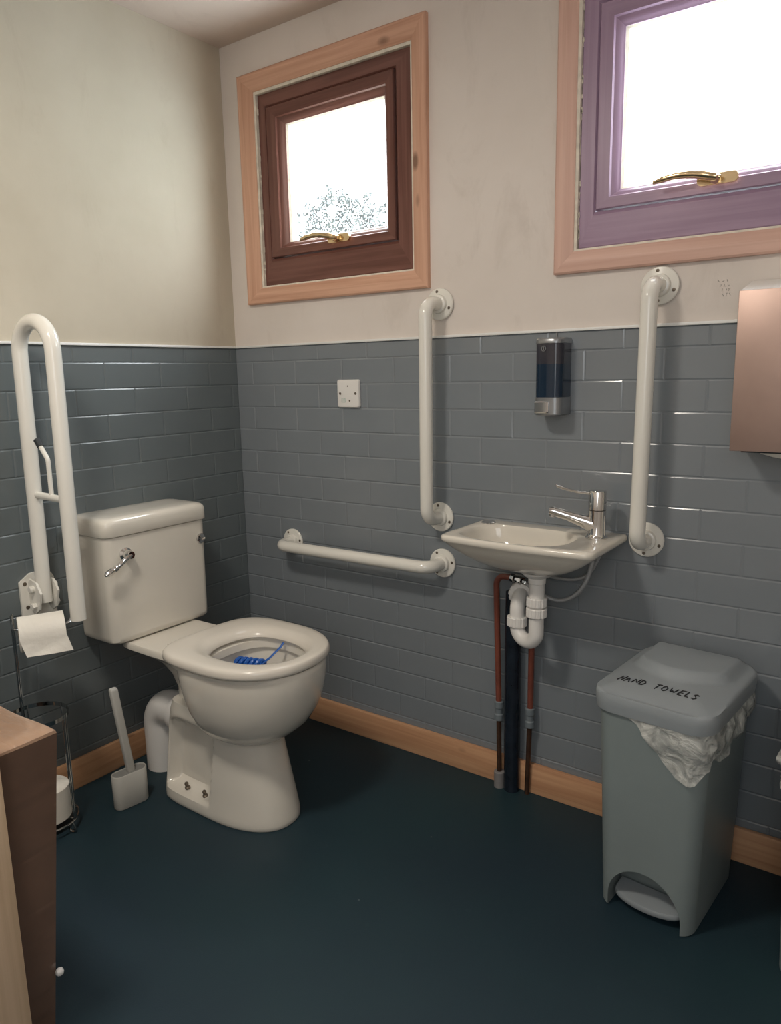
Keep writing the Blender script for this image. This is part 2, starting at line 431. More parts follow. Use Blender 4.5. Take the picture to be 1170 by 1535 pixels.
# ------------------------------------------------------------------ windows
def mitred(bm, ox0, ox1, oz0, oz1, ix0, ix1, iz0, iz1, prof, which):
    """one side of a mitred frame; prof: list of (t, y), t=0 at outer edge, 1 at inner edge"""
    O = {'bottom': ((ox0, oz0), (ox1, oz0)), 'top': ((ox0, oz1), (ox1, oz1)), 'left': ((ox0, oz0), (ox0, oz1)), 'right': ((ox1, oz0), (ox1, oz1))}[which]
    I = {'bottom': ((ix0, iz0), (ix1, iz0)), 'top': ((ix0, iz1), (ix1, iz1)), 'left': ((ix0, iz0), (ix0, iz1)), 'right': ((ix1, iz0), (ix1, iz1))}[which]
    rings = []
    for e in (0, 1):
        rings.append([Vector((lerp(O[e][0], I[e][0], t), y, lerp(O[e][1], I[e][1], t))) for t, y in prof])
    loft(bm, rings); return bm

def window(name, X, mats, label, handle_mat):
    fx, fz, px, pz = mats
    ox0, ox1, ix0, ix1 = X['arch']; sx0, sx1 = X['sash']; gx0, gx1 = X['glass']; oz0, oz1 = 1.418, 2.112
    iz0, iz1 = 1.468, 2.055
    t = thing(name, label, 'window', ((ox0+ox1)/2, 0, oz0), kind='structure')
    prof = [(0, 0), (0, -.014), (.08, -.0175), (.45, -.0185), (.62, -.016), (.9, -.014), (1, -.011), (1, 0)]
    for s in ('bottom', 'top', 'left', 'right'):
        build('architrave', mitred(B(), ox0, ox1, oz0, oz1, ix0, ix1, iz0, iz1, prof, s), px if s in ('bottom', 'top') else pz, t, 30)
    cp = [(0, .05), (0, -.010), (1, -.008), (1, .05)]
    bm = B()
    for s in ('bottom', 'top', 'left', 'right'):
        mitred(bm, ix0-.004, ix1+.004, iz0-.004, iz1+.004, ix0+.007, ix1-.006, iz0+.005, iz1-.008, cp, s)
    # torn blobs of sealant along the joint
    rr = random.Random(int(ox0*1000))
    for k in range(26):
        z = rr.uniform(iz0+.02, iz1-.02); box(bm, ix0+.006, ix0+rr.uniform(.008, .0105), -.002, .004, z, z+rr.uniform(.004, .02), .0006, 1)
    build('sealant_strip', bm, 'caulk', t, 30, label='cream sealant strip round the frame')
    fo = (ix0+.007, ix1-.006, iz0+.005, iz1-.008)
    fp = [(0, .06), (0, .004), (.05, .001), (.9, .001), (1, .006), (1, .06)]
    for s in ('bottom', 'top', 'left', 'right'):
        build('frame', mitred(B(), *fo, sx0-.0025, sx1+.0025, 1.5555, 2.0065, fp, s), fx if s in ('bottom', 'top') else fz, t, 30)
    sp = [(0, .05), (0, -.001), (.05, -.004), (.60, -.004), (.66, .001), (.80, .004), (.90, .010), (1, .013), (1, .05)]
    gb, gt = 1.600, 1.948
    first = None
    for s in ('bottom', 'top', 'left', 'right'):
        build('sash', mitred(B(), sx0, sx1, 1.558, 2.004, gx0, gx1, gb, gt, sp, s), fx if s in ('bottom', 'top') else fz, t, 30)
    gp = [(0, .04), (0, .014), (1, .020), (1, .04)]
    bm = B()
    for s in ('bottom', 'top', 'left', 'right'):
        mitred(bm, gx0-.001, gx1+.001, gb-.001, gt+.001, gx0+.006, gx1-.006, gb+.005, gt-.005, gp, s)
    build('glazing_gasket', bm, 'caulk', t, 30, label='pale gasket edging the glass')
    build('pane', box(B(), gx0+.003, gx1-.003, .030, .034, gb+.003, gt-.003), 'pane', t, 0, label='obscured white glass')
    # handle: oval base plate and a curved lever pointing left
    hx, hz = X['handle'], 1.583
    bm = B()
    prism(bm, rrect(hx-.038, hx+.046, hz-.011, hz+.011, .0105), 'y', -.0095, -.019)
    h = build('handle', bm, handle_mat, t, label='gilt window handle')
    bm = B()
    lathe(bm, (hx, -.018, hz), (0, -1, 0), [(.011, 0), (.011, .012), (.008, .018)], 20)
    pts = [(hx+.012, -.030, hz), (hx-.008, -.036, hz+.004), (hx-.040, -.042, hz+.011), (hx-.080, -.044, hz+.013), (hx-.125, -.042, hz+.007)]
    tube(bm, spline(pts, 5), [.006, .010, .0115, .0105, .0095, .0085, .006], 14, flat=.8)
    build('lever', bm, handle_mat, h)
    return t
w1 = window('window_1', dict(arch=(.086, .795, .152, .748), sash=(.195, .681), glass=(.262, .641), handle=.480),
            ('frame_x', 'frame_z', 'pine_x', 'pine_z'), 'small brown framed window in pine surround, nearest the room corner', 'gold')
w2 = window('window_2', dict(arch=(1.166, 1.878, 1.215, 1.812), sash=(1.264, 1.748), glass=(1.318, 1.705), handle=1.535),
            ('frame2_x', 'frame2_z', 'pine2_x', 'pine2_z'), 'flare-tinted brown framed window in pine surround above the paper towel dispenser', 'gold')

# a dark shrub and ground outside, seen blurred through window 1
def blob(c, R, n, seed, s=.06):
    bm = B(); rr = random.Random(seed)
    for _ in range(n):
        while True:
            p = Vector((rr.uniform(-1, 1), rr.uniform(-1, 1), rr.uniform(-1, 1)))
            if p.length < 1: break
        p = Vector((p.x*R[0], p.y*R[1], p.z*R[2]))+Vector(c)
        d = Vector((rr.uniform(-1, 1), rr.uniform(-1, 1), rr.uniform(-.6, 1))).normalized(); a, b = frame_of(d)
        L = s*rr.uniform(.7, 1.4)
        v = [bm.verts.new(p+q) for q in (-d*L, a*L*.45, d*L, -a*L*.45)]
        bm.faces.new(v)
    return bm
sh = thing('garden_shrub', 'dark leafy shrub outside, blurred through the small window nearest the corner', 'shrub', (-1.15, 1.9, 0))
build('foliage', blob((-1.06, 1.9, 1.55), (.60, .35, .74), 2600, 5), 'leaf', sh, 0)
bm = B(); tube(bm, [(-1.02, 1.9, -.1), (-1.0, 1.9, .7), (-1.02, 1.9, 1.5)], [.04, .03, .015], 10)
build('stem', bm, 'copper_dk', sh)

# ------------------------------------------------------------------ toilet
TY = -.512
toilet = thing('toilet', 'white close-coupled toilet with open seat ring, standing against the tiled wall', 'toilet', (.35, TY, 0))
def pan():
    bm = B(); n = 260
    # pedestal with the side recess
    tab = [(0, .245, .665, .112), (.02, .245, .664, .112), (.06, .248, .657, .107), (.15, .258, .636, .100), (.22, .268, .618, .098), (.27, .280, .606, .098), (.30, .292, .604, .095)]
    rings = []
    zz = [0, .004, .012]+[.02+.007*k for k in range(41)]
    for z in zz:
        x0, x1, hw = interp(tab, z)
        cx, hx = (x0+x1)/2, (x1-x0)/2
        ins = .003 if z == 0 else 0
        rg = []
        for i in range(n):
            t = 2*PI*(i+.5)/n; c, s = math.cos(t), math.sin(t)
            k = 2.3 if c > 0 else 6
            # sample x evenly-ish so the recess is well resolved
            X = cx+(hx-ins)*math.copysign(abs(c)**(2/k), c); Y = (hw-ins)*math.copysign(abs(s)**(2/k), s)
            rec = sstep(x0+.016, x0+.042, X)*(1-sstep(x0+.196, x0+.216, X))
            arch = .262-.35*max(0, abs(X-(x0+.105))-.045)
            rec *= sstep(.036, .052, z)*(1-sstep(arch-.045, arch, z))
            rg.append(Vector((X, TY+Y*(1-.48*rec), z)))
        rings.append(rg)
    loft(bm, rings)
    # bowl: outer skin, rim, inner skin
    N = 64
    outer = [(.238, .475, .625, .078), (.246, .462, .648, .105), (.262, .450, .672, .125), (.29, .435, .702, .145), (.33, .420, .728, .161), (.37, .408, .744, .170), (.41, .398, .752, .175), (.445, .390, .755, .177), (.455, .388, .754, .176)]
    rings = []
    for z, x0, x1, hw in outer: rings.append(sring(.52, TY, 1, hw, z, N, 2.2, 3.1))
    for rg, (z, x0, x1, hw) in zip(rings, outer):
        for p in rg: p.x = .52+(p.x-.52)*((x1-.52) if p.x > .52 else (.52-x0))
    inner = [(.460, .390, .750, .172), (.460, .436, .718, .128), (.452, .450, .708, .118), (.432, .452, .706, .116), (.43, .440, .716, .126), (.39, .450, .705, .120), (.34, .465, .67, .095), (.30, .48, .62, .065), (.285, .50, .58, .04)]
    for z, x0, x1, hw in inner:
        rg = sring(.55, TY, 1, hw, z, N, 2.15, 2.5)
        for p in rg: p.x = .55+(p.x-.55)*((x1-.55) if p.x > .55 else (.55-x0))
        rings.append(rg)
    loft(bm, rings)
    # flat rim plate under the seat, wider than the bowl at the back
    def rim(x0, x1, hw, z, e, eb, cx):
        rg = sring(cx, TY, 1, hw, z, 72, e, eb)
        for p in rg: p.x = cx+(p.x-cx)*((x1-cx) if p.x > cx else (cx-x0))
        return rg
    rg = [rim(.360, .738, .168, .446, 2.25, 3.6, .54), rim(.352, .746, .175, .450, 2.25, 3.6, .54), rim(.350, .748, .177, .458, 2.25, 3.6, .54), rim(.354, .744, .173, .461, 2.25, 3.6, .54), rim(.437, .716, .117, .461, 2.2, 2.5, .56), rim(.437, .716, .117, .446, 2.2, 2.5, .56)]
    vr = loft(bm, rg, False, False)
    for k in range(72):
        j = (k+1) % 72; bm.faces.new((vr[-1][k], vr[-1][j], vr[0][j], vr[0][k]))
    # neck rising from pedestal back to the cistern shelf
    rings = []
    for z, x0, x1, hw in [(.24, .285, .50, .080), (.29, .292, .50, .075), (.33, .290, .49, .074), (.37, .272, .47, .080), (.40, .243, .45, .092), (.415, .205, .43, .106), (.424, .13, .42, .118), (.430, .10, .42, .124), (.444, .10, .42, .124), (.448, .105, .42, .121)]:
        rings.append(sring((x0+x1)/2, TY+.006, (x1-x0)/2, hw, z, 48, 5))
    loft(bm, rings)
    return bm
build('pan', pan(), 'ceramic', toilet, 40)
bm = B(); loft(bm, [sring(.55, TY, .095, .078, .318, 32), sring(.55, TY, .095, .078, .320, 32)]); build('water', bm, 'water', toilet)
# seat ring
def seat():
    bm = B(); N = 72; rings = []
    def outl(x0, x1, hw, z, e, eb, cx):
        rg = sring(cx, TY, 1, hw, z, N, e, eb)
        for p in rg: p.x = cx+(p.x-cx)*((x1-cx) if p.x > cx else (cx-x0))
        return rg
    o = dict(x0=.345, x1=.757, hw=.186, e=2.25, eb=3.8, cx=.54); i = dict(x0=.448, x1=.706, hw=.106, e=2.2, eb=2.5, cx=.56)
    def mixr(t, z):
        A, Bn = outl(o['x0'], o['x1'], o['hw'], z, o['e'], o['eb'], o['cx']), outl(i['x0'], i['x1'], i['hw'], z, i['e'], i['eb'], i['cx'])
        return [a.lerp(b, t) for a, b in zip(A, Bn)]
    for t, z in [(.03, 0.4643), (-.01, 0.4668), (-.015, 0.4728), (-.005, 0.4798), (.035, 0.4853), (.10, 0.4883), (.28, 0.4893), (.60, 0.4888), (.76, 0.4863), (.90, 0.4798), (.985, 0.4708), (1.0, 0.4648)]:
        rings.append(mixr(t, z))
    vr = loft(bm, rings, False, False)
    for k in range(N):
        j = (k+1) % N; bm.faces.new((vr[-1][k], vr[-1][j], vr[0][j], vr[0][k]))
    return bm
st = build('seat', seat(), 'seat', toilet, 60)
for s in (-1, 1):
    build('hinge', prism(B(), rrect(.318, .372, TY+s*.078-.022, TY+s*.078+.022, .010), 'z', .447, .472), 'seat', st)
# cistern
CY = -.500
def rr3(x0, x1, y0, y1, r, z): return [Vector((x, y, z)) for x, y in rrect(x0, x1, y0, y1, r, 7)]
bm = B()
rings = []
for z, i in [(.4485, .014), (.452, .006), (.458, .001), (.47, 0), (.757, -.002)]:
    rings.append(rr3(.006, .174-i, CY-.172+i, CY+.172-i, .026, z))
loft(bm, rings)
ci = build('cistern', bm, 'ceramic', toilet, 40)
bm = B(); rings = []
for z, i in [(.7575, .002), (.759, -.006), (.762, -.008), (.792, -.008), (.800, -.006), (.806, -.001), (.8095, .007), (.811, .018), (.8120, .05)]:
    rings.append(rr3(.005+max(0, i), .174-i, CY-.172+i, CY+.172-i, .028, z))
loft(bm, rings)
build('cistern_lid', bm, 'ceramic', ci, 50)
bm = B()
lathe(bm, (.174, -.616, .706), (1, 0, 0), [(.019, 0), (.019, .004), (.013, .008), (.012, .026), (.010, .030)], 24)
tube(bm, path([(.200, -.616, .706), (.206, -.640, .697), (.208, -.672, .680), (.208, -.694, .674)], .03, 5), [.006]*6+[.0065]*7, 12)
lathe(bm, (.208, -.660, .685), (0, -.93, -.36), [(.004, 0), (.0085, .008), (.0095, .025), (.0085, .040), (.004, .047)], 14)
build('flush_lever', bm, 'chrome', ci, label='chrome flush lever')
bm = B(); lathe(bm, (.174, -.352, .700), (1, 0, 0), [(.0165, 0), (.0165, .003), (.014, .007), (.006, .0085), (.0055, .006)], 24)
build('blanking_cap', bm, 'chrome', ci, label='round chrome cap')
for bx, bz in ((.350, .0), (.425, .0)):
    bm = B(); lathe(bm, (bx, TY-.088, .046), (0, -.2, 1), [(.0075, 0), (.0075, .004), (.005, .006), (.005, .014), (.006, .015), (.004, .019)], 12)
    build('floor_bolt', bm, 'screw', toilet, label='rusty floor bolt')
# blue freshener hanging in the bowl
fr = thing('toilet_freshener', 'blue cleaning block on a strap hanging inside the toilet bowl', 'toilet block', (.53, TY+.06, .40))
bm = B(); tube(bm, path([(.560, TY+.108, .458), (.556, TY+.098, .446), (.540, TY+.070, .420), (.527, TY+.055, .408)], .02, 4), .0042, 8, flat=.6)
build('strap', bm, 'blue', fr)
bm = B(); pts = []
for k in range(60):
    t = k/59; a = t*2*PI*5
    pts.append((.528-.075*t, TY+.051-.024*t+.013*math.cos(a), .404+.013*math.sin(a)))
tube(bm, pts, .006, 8)
tube(bm, [(.530, TY+.053, .404), (.492, TY+.039, .402), (.452, TY+.026, .404)], .011, 10)
build('block', bm, 'blue', fr)

# white soil pipe elbow behind the pan
sp = thing('waste_pipe', 'thick white waste pipe elbow going from the toilet into the floor', 'pipe', (.115, -.500, 0))
bm = B()
tube(bm, path([(.115, -.500, .001), (.115, -.500, .205), (.270, -.505, .205)], .062, 12), .052, 28)
build('elbow', bm, 'white_pl', sp)
bm = B(); lathe(bm, (.215, -.5035, .205), (1, -.02, 0), [(.052, 0), (.060, .004), (.062, .012), (.062, .042), (.055, .048)], 28)
build('collar', bm, 'white_pl', sp)

# ------------------------------------------------------------------ grab bars
def flange(bm, c, axis, R=.043):
    lathe(bm, c, axis, [(R, 0), (R, .004), (R-.002, .006), (.026, .008), (.0245, .016), (.021, .018)], 36)
def grab(name, label, ends, screws):
    a, b = Vector(ends[0]), Vector(ends[1])
    t = thing(name, label, 'grab rail', tuple((a+b)/2), 'white grab rails screwed to the window wall')
    off = Vector((0, -.080, 0)); st = Vector((0, -.004, 0))
    bm = B(); tube(bm, path([a+st, a+off, b+off, b+st], .058, 12), .0185, 22); build('bar', bm, 'bar', t, 50)
    for c in (a, b):
        bm = B(); flange(bm, c+st, (0, -1, 0)); f = build('flange', bm, 'bar', t, 30)
        for ang in screws:
            p = c+Vector((.034*math.cos(math.radians(ang)), -.0095, .034*math.sin(math.radians(ang))))
            bm = B(); lathe(bm, p, (0, -1, 0), [(.0042, 0), (.0042, .0018), (.002, .0022)], 12); build('screw', bm, 'screw', f, label='dark screw')
    return t
grab('grab_rail', 'upright white grab rail left of the basin, below the small window', ((.828, 0, 1.371), (.826, 0, .772)), (100, -20, 220))
grab('grab_rail', 'upright white grab rail right of the soap dispenser and basin', ((1.425, 0, 1.372), (1.419, 0, .772)), (100, -20, -95))
grab('grab_rail', 'horizontal white grab rail on the tiles between toilet and basin', ((.236, 0, .631), (.832, 0, .634)), (120, 10, 240))

# drop-down rail, folded up against the wall
RY = -.785
dr = thing('folding_rail', 'white fold-up toilet rail standing upright on a hinged wall plate', 'grab rail', (.0, RY, .54))
bm = B(); prism(bm, [(RY+y, z) for y, z in [(-.050, .545), (.048, .545), (.048, .648), (.040, .662), (.010, .672), (-.020, .670), (-.050, .650)]], 'x', .004, .011)
pl = build('wall_plate', bm, 'bar', dr, 30)
for y, z in ((-.036, .644), (-.034, .578), (.034, .575)):
    bm = B(); lathe(bm, (.0105, RY+y, z), (1, 0, 0), [(.0055, 0), (.0055, .0012), (.003, .0016)], 12); build('screw', bm, 'screw', pl, label='rusty screw')
for s in (-1, 1):
    bm = B(); prism(bm, [(.008, .640), (.020, .658), (.052, .650), (.070, .622), (.055, .575), (.036, .562), (.020, .575), (.008, .590)], 'y', RY+s*.0245-.003, RY+s*.0245+.003)
    br = build('hinge_bracket', bm, 'bar', dr, 30)
    for x, z in ((.036, .632), (.040, .585)):
        bm = B(); lathe(bm, (x, RY+s*.027, z), (0, s, 0), [(.010, 0), (.010, .010), (.008, .012)], 6 if z < .6 else 18); build('pivot_bolt', bm, 'bar', br)
bm = B()
tube(bm, path([(.040, RY, .592), (.048, RY, 1.330), (.202, RY, 1.330), (.196, RY, .568)], .0765, 18), .0195, 24)
build('rail', bm, 'bar', dr, 50)
bm = B(); tube(bm, [(.040, RY, .888), (.200, RY, .884)], .0095, 14)
cb = build('cross_bar', bm, 'bar', dr)
bm = B(); tube(bm, path([(.128, RY, .886), (.128, RY, .985), (.095, RY, 1.022)], .02, 6), .006, 12)
build('locking_arm', bm, 'bar', cb)
bm = B(); tube(bm, [(.100, RY, 1.0165), (.084, RY, 1.034)], .0085, 12); build('grip', bm, 'dark', cb, label='black rubber tip')

# ------------------------------------------------------------------ toilet roll stand with two rolls
HC = Vector((.134, -.890, 0)); HR = .075
hs = thing('toilet_roll_stand', 'chrome wire floor stand for toilet rolls between wall and cardboard box', 'toilet roll stand', tuple(HC))
bm = B(); ringtube(bm, HC+Vector((0, 0, .030)), HR, .0028)
for a in (20, 140, 260):
    c = HC+Vector((HR*math.cos(math.radians(a)), HR*math.sin(math.radians(a)), 0)); o = Vector((math.cos(math.radians(a)), math.sin(math.radians(a)), 0))*.012
    tube(bm, path([c+Vector((0, 0, .030)), c+o+Vector((0, 0, .003)), c-o*1.2+Vector((0, 0, .003)), c+Vector((0, 0, .030))], .006, 4), .0028, 8)
for a in (35, 80): tube(bm, [HC+Vector((HR*math.cos(math.radians(a)), HR*math.sin(math.radians(a)), .03)), HC-Vector((HR*math.cos(math.radians(a)), HR*math.sin(math.radians(a)), -.03))], .0025, 8)
build('base_ring', bm, 'chrome_dk', hs)
bm = B(); prev = None
rings = []
for i in range(48):
    t = 2*PI*i/48; o = Vector((math.cos(t), math.sin(t), 0))
    rings.append([HC+o*(HR+d)+Vector((0, 0, z)) for d, z in ((-.001, .318), (.001, .318), (.001, .329), (-.001, .329))])
vr = [[bm.verts.new(p) for p in r] for r in rings]
for i in range(48):
    for k in range(4): bm.faces.new((vr[i][k], vr[(i+1) % 48][k], vr[(i+1) % 48][(k+1) % 4], vr[i][(k+1) % 4]))
build('top_ring', bm, 'chrome_dk', hs)
for a in (30, 100, 170, 290):
    p = HC+Vector((HR*math.cos(math.radians(a)), HR*math.sin(math.radians(a)), 0))
    bm = B()
    for d in ((-.004, .004) if a in (30, ) else (0,)):
        q = p+Vector((-math.sin(math.radians(a))*d, math.cos(math.radians(a))*d, 0)); tube(bm, [q+Vector((0, 0, .030)), q+Vector((0, 0, .328))], .0022, 8)
    build('upright', bm, 'chrome_dk', hs)
pa = HC+Vector((HR*math.cos(math.radians(180)), HR*math.sin(math.radians(180)), 0))
PTOP = .592
bm = B()
RC = Vector((.150, -.862, .549)); RA = Vector((.42, .91, 0)).normalized()
A0, A1 = RC-RA*.066+Vector((0, 0, .012)), RC+RA*.068+Vector((0, 0, .012))
for d in (-.004, .004):
    q = pa+Vector((d, -d, 0))
    tube(bm, path([q+Vector((0, 0, .030)), q+Vector((0, 0, PTOP)), A0+Vector((d*.8, 0, .004)), A1+Vector((d*.8, 0, 0)), A1+Vector((d*.8, .012, .022))], .012, 6), .0028, 8)
build('pole', bm, 'chrome_dk', hs)

def roll(name, label, c, ax, R, L, tail=False):
    ax = Vector(ax).normalized(); c = Vector(c)
    t = thing(name, label, 'toilet roll', tuple(c-ax*L/2), 'white toilet rolls on the chrome stand')
    bm = B(); base = c-ax*L/2; a, b = frame_of(ax); n = 40; ri = .020
    prof = [(ri, .0), (R-.004, 0), (R, .003), (R, L-.003), (R-.004, L), (ri, L)]
    rings = [[base+ax*h+(a*math.cos(2*PI*k/n)+b*math.sin(2*PI*k/n))*r for k in range(n)] for r, h in prof]
    vr = loft(bm, rings, False, False)
    build('paper', bm, 'paper', t, 40)
    bm = B()
    rings = [[base+ax*h+(a*math.cos(2*PI*k/n)+b*math.sin(2*PI*k/n))*r for k in range(n)] for r, h in [(ri, .0005), (ri+.0005, L-.0005), (ri-.0015, L-.0005), (ri-.002, .0005)]]
    vr = loft(bm, rings, False, False)
    for k in range(n): j = (k+1) % n; bm.faces.new((vr[-1][k], vr[-1][j], vr[0][j], vr[0][k]))
    build('core', bm, 'card_core', t, 40)
    return t
tr = roll('toilet_roll', 'started toilet roll with loose end hanging from the top of the chrome stand', RC, RA, .045, .108)
bm = B(); rings = []; RN = Vector((RA.y, -RA.x, 0))      # RN points into the room
for k in range(22):          # sheet coming over the front and hanging, slightly curled
    if k < 10:
        a = math.radians(150-k*17); o, z = .0465*math.cos(a), .0465*math.sin(a)
    else:
        u = (k-9)/12; o, z = .0465+.008*u*u, -.002-.042*u
    r = []
    for j in range(13):
        v = j/12; h = max(0, (k-9)/12)
        w_ = -.054+.108*v+.012*h
        r.append(RC+RA*w_+RN*(o+.0015*math.sin(v*7+k*.5)*h)+Vector((0, 0, z-(.002*v*h))))
    rings.append(r)
loft(bm, rings, False, False, closed=False)
build('loose_sheet', bm, 'paper', tr, 60)
roll('toilet_roll', 'spare toilet roll upright at the bottom of the chrome stand', HC+Vector((.0, .0, .0332+.046)), (0, 0, 1), .0585, .092)

# ------------------------------------------------------------------ toilet brush
tb = thing('toilet_brush', 'flat pale grey toilet brush in its slim holder beside the toilet', 'toilet brush', (.215, -.692, 0))
mt = Matrix.Translation((.215, -.692, 0)) @ Matrix.Rotation(math.radians(-8), 4, 'Z')
def stad(hx, hy, z): return [mt @ Vector((x, y, z)) for x, y in rrect(-hx, hx, -hy, hy, hx*.98, 10)]
bm = B(); loft(bm, [stad(.019, .047, .001), stad(.021, .049, .004), stad(.0215, .0500, .099), stad(.0205, .0490, .101), stad(.0185, .0470, .101), stad(.0185, .0470, .093)])
build('holder', bm, 'brushgrey', tb, 40)
bm = B(); loft(bm, [stad(.0175, .046, .0935), stad(.0175, .046, .099)]); build('collar', bm, 'brushgap', tb)
bm = B()
hb, ht = mt @ Vector((0, .006, .097)), mt @ Vector((-.004, -.022, .352))
rings = []
for t in (0, .02, .5, .97, .99, 1):
    p = hb.lerp(ht, t); i = {0: .8, .02: 1, 1: .75, .99: .93}.get(t, 1)
    rings.append([p+Vector((x*i, y*i, 0)) for x, y in rrect(-.008, .008, -.0115, .0115, .005, 4)])
loft(bm, rings); build('brush_handle', bm, 'brushgrey', tb, 40)

# ------------------------------------------------------------------ basin
BX0, BX1, BYF = .968, 1.372, -.248
bs = thing('basin', 'small white wall-hung basin with tap at its right end', 'basin', (1.17, 0, .69))
def brect(x0, x1, y0, y1, rb, rf, z, k=8, bow=0.):
    out = []
    for cx, cy, a0, r in ((x1-rb, y1-rb, 0, rb), (x0+rb, y1-rb, 90, rb), (x0+rf, y0+rf, 180, rf), (x1-rf, y0+rf, 270, rf)):
        for i in range(k+1):
            a = math.radians(a0+90*i/k); out.append(Vector((cx+r*math.cos(a), cy+r*math.sin(a), z)))
    # subdivide straight spans evenly enough
    res = []
    for p, q in zip(out, out[1:]+out[:1]):
        res.append(p)
        if (q-p).length > .03:
            m = 9
            for j in range(1, m): res.append(p.lerp(q, j/m))
        else:
            pass
    for p in res:
        u = (p.x-x0)/(x1-x0); v = (y1-p.y)/(y1-y0)
        p.y -= bow*math.sin(PI*min(1, max(0, u)))*v
    return res
def basin():
    bm = B(); N = 88; cx = 1.172
    def resample(ring, n=N):
        L = [0]
        for p, q in zip(ring, ring[1:]+ring[:1]): L.append(L[-1]+(q-p).length)
        out = []; T_ = L[-1]; j = 0
        for i in range(n):
            s = T_*i/n
            while L[j+1] < s: j += 1
            p, q = ring[j], ring[(j+1) % len(ring)]
            out.append(p.lerp(q, (s-L[j])/max(1e-9, L[j+1]-L[j])))
        return out
    rings = []
    for k in range(11):
        t = k/10; s = t
        hx = lerp(.040, .198, s); yf = lerp(-.155, BYF+.004, s**.9); yb = lerp(-.075, -.004, min(1, t*2.2))
        z = .686+.076*(t**2.0*.8+t*.2)
        rings.append(resample(brect(cx-hx-.002+.004*(1-t), cx+hx, yf, yb, .004+.02*(1-t), lerp(.03, .020, t), z, bow=.012*t)))
    rings.append(resample(brect(BX0, BX1, BYF, -.004, .004, .020, .766, bow=.012)))
    rings.append(resample(brect(BX0, BX1, BYF, -.004, .004, .020, .775, bow=.012)))
    rings.append(resample(brect(BX0+.003, BX1-.003, BYF+.003, -.004, .004, .020, .779, bow=.012)))
    rings.append(resample(brect(BX0+.010, BX1-.010, BYF+.010, -.008, .004, .018, .780, bow=.012)))
    # the sunk bowl: left end wide, right end ahead of the tap ledge
    def bowl(i, z):
        r = []
        ring = brect(.992+i, 1.288-i, -.232+i*.7, -.048-i*.6, .075-i*.2, .070-i*.2, z, bow=.010)
        return resample(ring)
    for i, z in [(0, .779), (.003, .776), (.006, .768), (.010, .752), (.018, .735), (.034, .718), (.055, .708), (.075, .704)]:
        rings.append(bowl(i, z))
    loft(bm, rings)
    return bm
build('bowl', basin(), 'ceramic', bs, 50)
bm = B(); lathe(bm, (1.005, -.047, .7795), (0, 0, 1), [(.020, 0), (.020, .002), (.016, .0045), (.004, .0052)], 28)
build('hole_cap', bm, 'chrome', bs, label='chrome cap over the spare tap hole')
bm = B(); lathe(bm, (1.14, -.14, .704), (0, 0, 1), [(.021, 0), (.021, .0015), (.012, .002), (.010, -.002)], 24)
build('drain', bm, 'chrome', bs, label='chrome plug hole')

tap = thing('mixer_tap', 'chrome lever mixer tap on the right end of the basin', 'tap', (1.322, -.080, .780))
TX, TYY = 1.322, -.085
bm = B()
lathe(bm, (TX, TYY, .780), (0, 0, 1), [(.027, 0), (.027, .003), (.0235, .006), (.0215, .012), (.0205, .04), (.0215, .066), (.0215, .0695)], 32)
bd = build('body', bm, 'chrome', tap, 40)
bm = B()
pts = [(TX-.004, TYY, .812), (TX-.030, TYY-.010, .822), (TX-.062, TYY-.026, .834), (TX-.098, TYY-.044, .846), (TX-.104, TYY-.047, .847)]
tube(bm, pts, [.022, .0165, .0125, .0108, .0085], 18)
lathe(bm, (TX-.096, TYY-.043, .842), (-.1, -.05, -1), [(.0085, 0), (.0085, .010), (.007, .011)], 16)
build('spout', bm, 'chrome', tap, 50)
bm = B()
lathe(bm, (TX, TYY, .8505), (0, 0, 1), [(.0205, 0), (.0215, .001), (.0215, .044), (.020, .047), (.010, .048)], 32)
tube(bm, [(TX-.012, TYY-.006, .890), (TX-.040, TYY-.020, .893), (TX-.062, TYY-.031, .899), (TX-.084, TYY-.042, .908), (TX-.089, TYY-.045, .911)], [.007, .0062, .0062, .0075, .004], 12, flat=.6)
build('lever', bm, 'chrome', tap, 40)

# trap
tp = thing('basin_trap', 'white plastic waste trap curving below the basin to the wall', 'waste trap', (1.183, -.115, .48))
R0, R1 = Vector((1.183, -.118, 0)), Vector((1.116, -.092, 0))
bm = B(); lathe(bm, (R0.x, R0.y, .580), (0, 0, 1), [(.0195, 0), (.0195, .072), (.022, .074), (.023, .088), (.032, .092), (.040, .100), (.040, .104)], 28)
build('waste_outlet', bm, 'white_pl', tp, 40)
bm = B()
tube(bm, path([R0+Vector((0, 0, .585)), R0+Vector((0, 0, .488)), R1+Vector((0, 0, .488)), R1+Vector((0, 0, .610-.015)), Vector((1.098, -.012, .592))], .0345, 12), .0195, 24)
build('trap_bend', bm, 'white_pl', tp, 50)
def nut(c, ax, R, h, n=12):
    bm = B(); ax = Vector(ax).normalized(); a, b = frame_of(ax); m = n*4; rings = []
    for hh, s in ((0, .94), (.002, 1), (h-.002, 1), (h, .94)):
        rings.append([Vector(c)+ax*hh+(a*math.cos(2*PI*k/m)+b*math.sin(2*PI*k/m))*R*s*(1.0 if k % 4 in (0, 1, 2) else .93) for k in range(m)])
    loft(bm, rings); return bm
build('coupling_nut', nut((R0.x, R0.y, .592), (0, 0, 1), .0265, .024), 'white_pl', tp, 25)
build('coupling_nut', nut((R0.x, R0.y, .564), (0, 0, 1), .0270, .024), 'white_pl', tp, 25)
build('coupling_nut', nut((R1.x, R1.y, .520), (0, 0, 1), .0270, .026), 'white_pl', tp, 25)
build('coupling_nut', nut((1.106, -.054, .592), (-.3, 1, 0), .0330, .030), 'white_pl', tp, 25)
